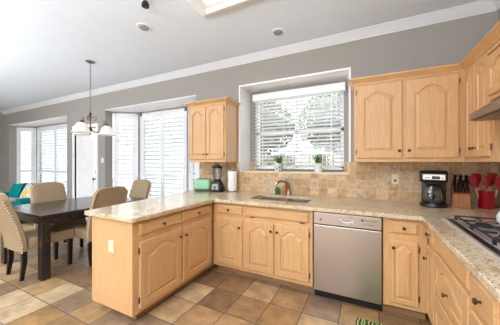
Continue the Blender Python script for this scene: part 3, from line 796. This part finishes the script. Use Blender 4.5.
m = MB(); m.prism([(-.055, .03), (.055, .03), (.045, .12), (-.045, .12)], 'y', -.096, -.080, .003)
o = m.build('control_panel', M['steel'], t); o.rotation_euler = (0, 0, 0)
MB().lathe([(0, 0), (.016, 0), (.014, .012), (0, .012)], (0, -.096, .072), 16, Matrix.Rotation(R(90), 4, 'X')).build('dial', M['black'], t, True)
MB().lathe([(0, .155), (.055, .155), (.058, .175), (.05, .185), (0, .185)], seg=20).build('collar', M['black'], t, True)
m = MB(); m.rings([sq(.050, .185), sq(.056, .24), sq(.068, .355), sq(.064, .355), sq(.052, .24), sq(.046, .19)]); m.build('jar', M['clear'], t, True)
m = MB(); m.rings([sq(.070, .352), sq(.072, .372), sq(.062, .385), sq(.03, .388), sq(.028, .41), sq(.024, .412)]); m.build('lid', M['black'], t, True)
m = MB(); m.tube([(.055, 0, .345), (.10, 0, .34), (.105, 0, .30), (.095, 0, .24), (.055, 0, .225)], .009, 8); m.build('handle', M['clear'], t, True)
m = MB(); m.tube([(-.09, .03, .02), (-.14, .04, .008), (-.18, .10, .006), (-.13, .19, .02)], .004, 6); m.build('power_cord', M['black'], t)
t = thing('paper_towel_holder', 'dark upright paper towel holder under the wall cabinet edge', 'paper towel holder', (-1.825, 3.07, ZC))
MB().lathe([(0, 0), (.075, 0), (.075, .010), (.07, .014), (0, .014)], seg=28).build('base', M['nickel'], t, True)
MB().lathe([(0, .014), (.008, .014), (.008, .325), (.014, .33), (.010, .345), (0, .348)], seg=12).build('post', M['nickel'], t, True)
o = MB().lathe([(.02, 0), (.068, 0), (.070, .004), (.070, .286), (.068, .29), (.02, .29)], seg=32).build('paper_towel_roll', M['paper'], None, True); o.location = (-1.825, 3.07, ZC+.0145)
tag(o, 'white paper towel roll standing on its holder beside the blender', 'paper towels')

# coffee maker
t = thing('coffee_maker', 'black and steel drip coffee maker on the counter left of the knife block', 'coffee maker', (.605, 2.97, ZC), R(-12))
MB().lathe([(0, 0), (.112, 0), (.118, .01), (.112, .03), (.09, .037), (0, .037)], (0, -.01, 0), 32, None, 1, 1.05).build('base', M['black'], t, True)
MB().box(-.10, .10, .03, .12, .03, .26, .012, 2).build('water_tank', M['black'], t, True)
m = MB(); m.prism([(-.105, .245), (.12, .245), (.12, .335), (.09, .358), (-.09, .358), (-.122, .330)], 'x', -.112, .112, .014); m.build('brew_head', M['black'], t, True)
pn = MB().box(-.085, .095, -.130, -.105, .268, .325, .006, 2).build('control_panel', M['steel'], t)
MB().box(-.012, .052, -.133, -.129, .278, .308, .002, 1).build('display', M['black'], pn)
for x in (-.055, -.035, .068): MB().lathe([(0, 0), (.007, 0), (.006, .003), (0, .003)], (x, -.130, .29), 12, Matrix.Rotation(R(90), 4, 'X')).build('button', M['black'], pn, True)
MB().cyl((0, -.04, .035), .07, .004, 24).build('warming_plate', M['steel_d'], t)
bp = Matrix.Rotation(R(-12), 4, 'Z') @ Vector((0, -.04, 0))
t = thing('coffee_carafe', 'glass coffee carafe sitting in the coffee maker', 'carafe', (.605+bp.x, 2.97+bp.y, ZC+.0395), R(-12))
MB().lathe([(0, 0), (.068, 0), (.084, .02), (.088, .065), (.080, .125), (.062, .165), (.059, .165), (.076, .125), (.084, .065), (.080, .022), (.064, .004), (0, .004)], seg=28).build('glass_body', M['clear'], t, True)
MB().lathe([(0, .005), (.064, .005), (.079, .022), (.083, .04), (0, .04)], seg=24).build('coffee', M['black'], t, True)
MB().lathe([(0, .185), (.04, .185), (.064, .175), (.065, .158), (.058, .158), (0, .168)], seg=24).build('lid', M['black'], t, True)
m = MB(); m.tube([(0, -.058, .168), (0, -.106, .165), (0, -.118, .13), (0, -.112, .07), (0, -.084, .05)], .012, 8); m.build('handle', M['black'], t, True)

# knife block with knives
kx, ky, kr = .83, 3.02, -10
t = thing('knife_block', 'slanted wooden knife block between coffee maker and red crock', 'knife block', (kx, ky, ZC), R(kr))
m = MB(); m.prism([(-.09, 0), (.085, 0), (.105, .20), (.03, .235), (-.04, .165), (-.09, .13)], 'x', -.066, .066, .004); m.build('block', M['knifewood'], t)
m = MB(); m.box(-.064, -.058, -.0915, -.088, .02, .10); 
bmR = Matrix.Translation((kx, ky, ZC)) @ Matrix.Rotation(R(kr), 4, 'Z')
def knife(lx, ly, lz, L, lab, r=.0125):
    p = bmR @ Vector((lx, ly, lz)); t = thing('kitchen_knife', lab, 'knife', tuple(p), R(kr), 'knives in the wooden block')
    d = Vector((0, -.62, .78)).normalized(); q = d*L
    m = MB(); m.tube([tuple(d*.004), tuple(q*.3), tuple(q*.7), tuple(q)], [r*.85, r, r*.9, r*1.1], 8); h = m.build('handle', M['black'], t, True)
    m = MB(); m.tube([tuple(-d*.03), tuple(d*.006)], [.005, .008], 8); m.build('bolster', M['chrome'], t, True)
    for k in (.3, .7):
        c = q*k; mm = MB(); mm.tube([(c.x-r*1.03, c.y, c.z), (c.x+r*1.03, c.y, c.z)], .003, 6); mm.build('rivet', M['chrome'], h)
names = {0: 'left', 1: 'second from left', 2: 'middle', 3: 'second from right', 4: 'right'}
for i in range(5):
    knife(-.048+i*.024, -.064, .149, .062, 'black steak knife in the low front row, %s of five' % names[i], .0105)
for i in range(4):
    knife(-.046+i*.031, -.005, .198, .085, 'black knife in the middle row, %s of four' % ['left', 'second from left', 'second from right', 'right'][i])
for i in range(3):
    knife(-.042+i*.042, .03, .23, .10, 'long black knife in the top row, %s of three' % ['left', 'middle', 'right'][i], .0135)

# red crock and utensils
ux, uy = 1.03, 3.04
t = thing('utensil_crock', 'red utensil crock on the counter in the right corner', 'crock', (ux, uy, ZC))
MB().lathe([(0, 0), (.058, 0), (.061, .005), (.061, .155), (.065, .16), (.065, .168), (.056, .168), (.055, .01), (0, .01)], seg=32).build('crock_body', M['red'], t, True)
def utensil(dx, dy, lean, L, kind, lab):
    t = thing('cooking_utensil', lab, 'utensil', (ux+dx*.4, uy+dy*.4, ZC+.013), 0, 'red cooking utensils in the crock')
    top = Vector((dx*lean, dy*lean, L)); d = top.normalized()
    m = MB(); m.tube([(0, 0, 0), tuple(d*L*.35), tuple(d*L*.58)], [.006, .0075, .008], 8); m.build('handle', M['handlewood'], t, True)
    side = d.cross(Vector((0, 1, 0))).normalized(); nrm = side.cross(d)
    prof = {'spoon': [(.58, .009, .007), (.66, .009, .007), (.72, .022, .007), (.82, .038, .009), (.92, .040, .009), (.98, .028, .007), (1.0, .012, .004)],
            'spatula': [(.58, .009, .007), (.64, .009, .006), (.70, .030, .005), (.85, .036, .004), (1.0, .038, .003)],
            'turner': [(.58, .009, .007), (.66, .010, .006), (.72, .034, .005), (1.0, .042, .003)]}[kind]
    m = MB(); m.rings([[tuple(d*L*k+side*w_*math.cos(a)+nrm*h_*math.sin(a)) for a in [2*math.pi*i/16 for i in range(16)]] for k, w_, h_ in prof]); m.build('head', M['red_s'], t, True)
utensil(-.085, -.01, 1.0, .31, 'spatula', 'red spatula leaning furthest left in the crock')
utensil(-.055, .03, .9, .325, 'spoon', 'red spoon second from the left in the crock')
utensil(-.005, -.03, .8, .30, 'spoon', 'red spoon standing upright at the centre of the crock')
utensil(.040, .02, .9, .33, 'spatula', 'red spatula leaning right behind the others in the crock')
utensil(.065, -.04, 1.0, .30, 'turner', 'broad red turner leaning furthest right in the crock')

# ------------------------------------------------------------------ cooktop
t = thing('gas_cooktop', 'stainless gas cooktop with black grates set in the right counter', 'cooktop', (.80, 1.86, ZC))
X0, X1, Y0, Y1 = -.275, .26, -.46, .465
def rl(i, z): return [(X0+i, Y0+i, z), (X1-i, Y0+i, z), (X1-i, Y1-i, z), (X0+i, Y1-i, z)]
m = MB(); m.rings([rl(0, 0), rl(0, .008), rl(.006, .013), (rl(.020, .013)), rl(.024, .009), rl(.028, .009)]); m.build('steel_rim', M['rim'], t)
m = MB(); m.rings([rl(.024, .0092), rl(.025, .0105), rl(.060, .0105), rl(.061, .0095)]); m.build('dark_border', M['black'], t)
m = MB(); m.rings([rl(.060, .0100), rl(.061, .0135), rl(.070, .0135), rl(.076, .0108), rl(.09, .0108)]); m.build('steel_pan', M['rim'], t)
for bx, by, br in ((-.10, .255, .042), (.10, .255, .036), (-.10, -.045, .036), (.10, -.045, .048), (0, -.305, .038)):
    bu = MB().lathe([(0, .0108), (br+.016, .0108), (br+.012, .015), (br, .017), (br, .023), (0, .023)], (bx, by, 0), 24).build('burner', M['steel_d'], t, True)
    MB().lathe([(0, .023), (br*.85, .023), (br*.9, .029), (br*.7, .033), (0, .034)], (bx, by, 0), 24).build('burner_cap', M['iron'], bu, True)
def grate(cx_, cy_, hx, hy):
    m = MB(); z = .044; r = .0045
    def bar(a, b_):
        p, q = Vector(a), Vector(b_); m.box(min(p.x, q.x)-r, max(p.x, q.x)+r, min(p.y, q.y)-r, max(p.y, q.y)+r, z-.007, z+.003, .0015, 1)
    x0, x1, y0_, y1_ = cx_-hx, cx_+hx, cy_-hy, cy_+hy
    bar((x0, y0_), (x1, y0_)); bar((x0, y1_), (x1, y1_)); bar((x0, y0_), (x0, y1_)); bar((x1, y0_), (x1, y1_))
    for xx in (cx_-hx*.48, cx_+hx*.48):
        bar((xx, y0_), (xx, cy_-.035)); bar((xx, cy_+.035), (xx, y1_))
    bar((x0, cy_), (cx_-hx*.7, cy_)); bar((cx_-.035, cy_), (cx_+.035, cy_)); bar((cx_+hx*.7, cy_), (x1, cy_))
    for x in (x0, x1):
        for y in (y0_, y1_): m.box(x-.006, x+.006, y-.006, y+.006, .0108, z)
    m.build('grate', M['iron'], t)
grate(0, .255, .205, .145); grate(0, -.045, .205, .145); grate(0, -.305, .205, .105)
# white kettle at the right edge
t = thing('kettle', 'white enamel kettle on the cooktop grate, cut by the right edge', 'kettle', (.83, 2.02, ZC+.0475))
MB().lathe([(0, 0), (.075, 0), (.092, .02), (.095, .05), (.08, .085), (.045, .105), (0, .108)], seg=32).build('kettle_body', M['pot'], t, True)
MB().lathe([(0, .105), (.04, .106), (.035, .114), (.01, .118), (.008, .126), (.014, .134), (0, .14)], seg=20).build('lid', M['pot'], t, True)
m = MB(); m.tube([(.0, -.075, .05), (.0, -.12, .075), (.0, -.14, .11)], [.02, .014, .010], 10); m.build('spout', M['pot'], t, True)
m = MB(); m.tube([(0, -.06, .09), (0, -.05, .17), (0, 0, .195), (0, .05, .17), (0, .06, .09)], .007, 8); m.build('handle', M['black'], t, True)

# ------------------------------------------------------------------ plants on the sill
def plant(x, y, lab, potmat, seed):
    rd = random.Random(seed)
    t = thing('potted_grass', lab, 'plant', (x, y, KS+.0005), 0, 'potted grasses on the sill'); t.scale = (1.4,)*3
    MB().lathe([(0, 0), (.036, 0), (.038, .004), (.045, .088), (.040, .088), (.034, .01), (0, .01)], seg=24).build('pot', potmat, t, True)
    MB().lathe([(0, .074), (.040, .074), (0, .08)], seg=20).build('soil', M['soil'], t)
    b = bmesh.new()
    for k in range(80):
        a = rd.uniform(0, 6.28); r0 = rd.uniform(0, .028); ln = rd.uniform(.075, .15); out = rd.uniform(.01, .10)
        wv = rd.uniform(.003, .0055); dx, dy = math.cos(a), math.sin(a); prev = None
        for s in range(5):
            u = s/4; px, py, pz = dx*(r0+out*u**1.7), dy*(r0+out*u**1.7), .076+ln*(u-.22*u*u*out/.05)
            ww = wv*(1-u*.92); q = (b.verts.new((px-dy*ww, py+dx*ww, pz)), b.verts.new((px+dy*ww, py-dx*ww, pz)))
            if prev: b.faces.new((prev[0], prev[1], q[1], q[0]))
            prev = q
    m = MB(); m.merge(b); o = m.build('blades', M['leafg'], t)
    sd = o.modifiers.new('thick', 'SOLIDIFY'); sd.thickness = .0006
M['mosaic'] = tiles('silver_mosaic', (.018, .018), (0, 0, 1), 'uz', [(210, 205, 198), (150, 130, 118), (235, 232, 228), (170, 160, 150)], (220, 220, 218), .001, .25)
plant(-1.165, 3.29, 'grassy green plant in a patterned silver pot on the left of the sill', M['mosaic'], 3)
plant(-.595, 3.29, 'grassy green plant in a plain white pot on the right of the sill', M['pot'], 5)

# ------------------------------------------------------------------ mat
def matmat():
    t = NT('leaf_pattern_mat'); v = t.coords(); wv = t.add('ShaderNodeTexWave'); wv.inputs['Scale'].default_value = 6; wv.inputs['Distortion'].default_value = 9; wv.inputs['Detail'].default_value = 2
    t.link(v, wv.inputs[0])
    t.col(t.ramp(wv.outputs[1], [(0, lin((40, 70, 30))), (.25, lin((104, 138, 60))), (.5, lin((226, 218, 150))), (.75, lin((150, 164, 84))), (.9, lin((52, 60, 34)))], 'CONSTANT')); t.b.inputs['Roughness'].default_value = .95
    return t.m
m = MB(); m.box(-.085, .40, 1.35, 2.245, .0005, .010, .003, 1); tag(m.build('kitchen_mat', matmat()), 'green leaf patterned mat on the floor in front of the dishwasher', 'mat')

# ------------------------------------------------------------------ outdoors
struct(MB().box(-22, -5.2, YB+.16, 26, -.35, -.15).box(-5.2, 8, YB+.16, 6.2, -.35, -.15).build('ground_patio', M['patio']))
struct(MB().box(-5.2, 8, 6.2, 26, -.35, -.152).build('ground_lawn', M['grass']))
t = thing('wooden_fence', 'weathered wooden fence outside beyond the kitchen window', 'fence', (-2.6, 9.5, -.15))
for i in range(-2, 3): MB().box(i*1.8-.05, i*1.8+.05, .03, .13, 0, 1.95).build('post', M['fence'], t)
m = MB()
for k in range(-27, 27): m.box(k*.15+.004, k*.15+.142, 0, .02, .03, 1.85+.02*math.sin(k*7.3))
m.build('boards', M['fence'], t)
m = MB(); m.box(-4.05, 4.05, .02, .06, .3, .4); m.box(-4.05, 4.05, .02, .06, 1.45, 1.55); m.build('rails', M['fence'], t)
def leafy(name, cat, x, y, trunk, rad, hz, lab, seed, n=1800):
    rd = random.Random(seed); t = thing(name, lab, cat, (x, y, -.15))
    m = MB(); m.tube([(0, 0, -.02), (.03, 0, trunk*.5), (0, .03, trunk), (.05, 0, trunk+hz*.6)], [.1 if trunk > .8 else .04, .08 if trunk > .8 else .03, .06 if trunk > .8 else .03, .02], 8); m.build('trunk', M['bark'], t, True)
    b = bmesh.new()
    for k in range(n):
        v = Vector((rd.gauss(0, 1), rd.gauss(0, 1), rd.gauss(0, 1))).normalized()*(rd.random()**.4)
        c = Vector((v.x*rad, v.y*rad, trunk+hz*(.9+v.z*.9))); e = Vector((rd.gauss(0, 1), rd.gauss(0, 1), rd.gauss(0, 1))).normalized(); f_ = e.orthogonal().normalized(); s = rd.uniform(.07, .16)
        b.faces.new([b.verts.new(c+e*s), b.verts.new(c+f_*s*.6), b.verts.new(c-e*s), b.verts.new(c-f_*s*.6)])
    m = MB(); m.merge(b); m.build('foliage', M['leaf_out'], t)
leafy('shrub', 'shrub', -3.2, 8.3, .3, .8, .75, 'green shrub outside seen low through the left of the kitchen blind', 1)
leafy('shrub', 'shrub', -.6, 8.5, .3, .7, .6, 'green shrub outside seen low through the right of the kitchen blind', 2)
leafy('tree', 'tree', -6.25, 13.0, 1.8, 2.6, 2.0, 'leafy tree outside beyond the fence, left of the kitchen window view', 4, 6500)
leafy('tree', 'tree', -.85, 13.0, 1.8, 2.6, 2.0, 'leafy tree outside beyond the fence, right of the kitchen window view', 6, 6500)
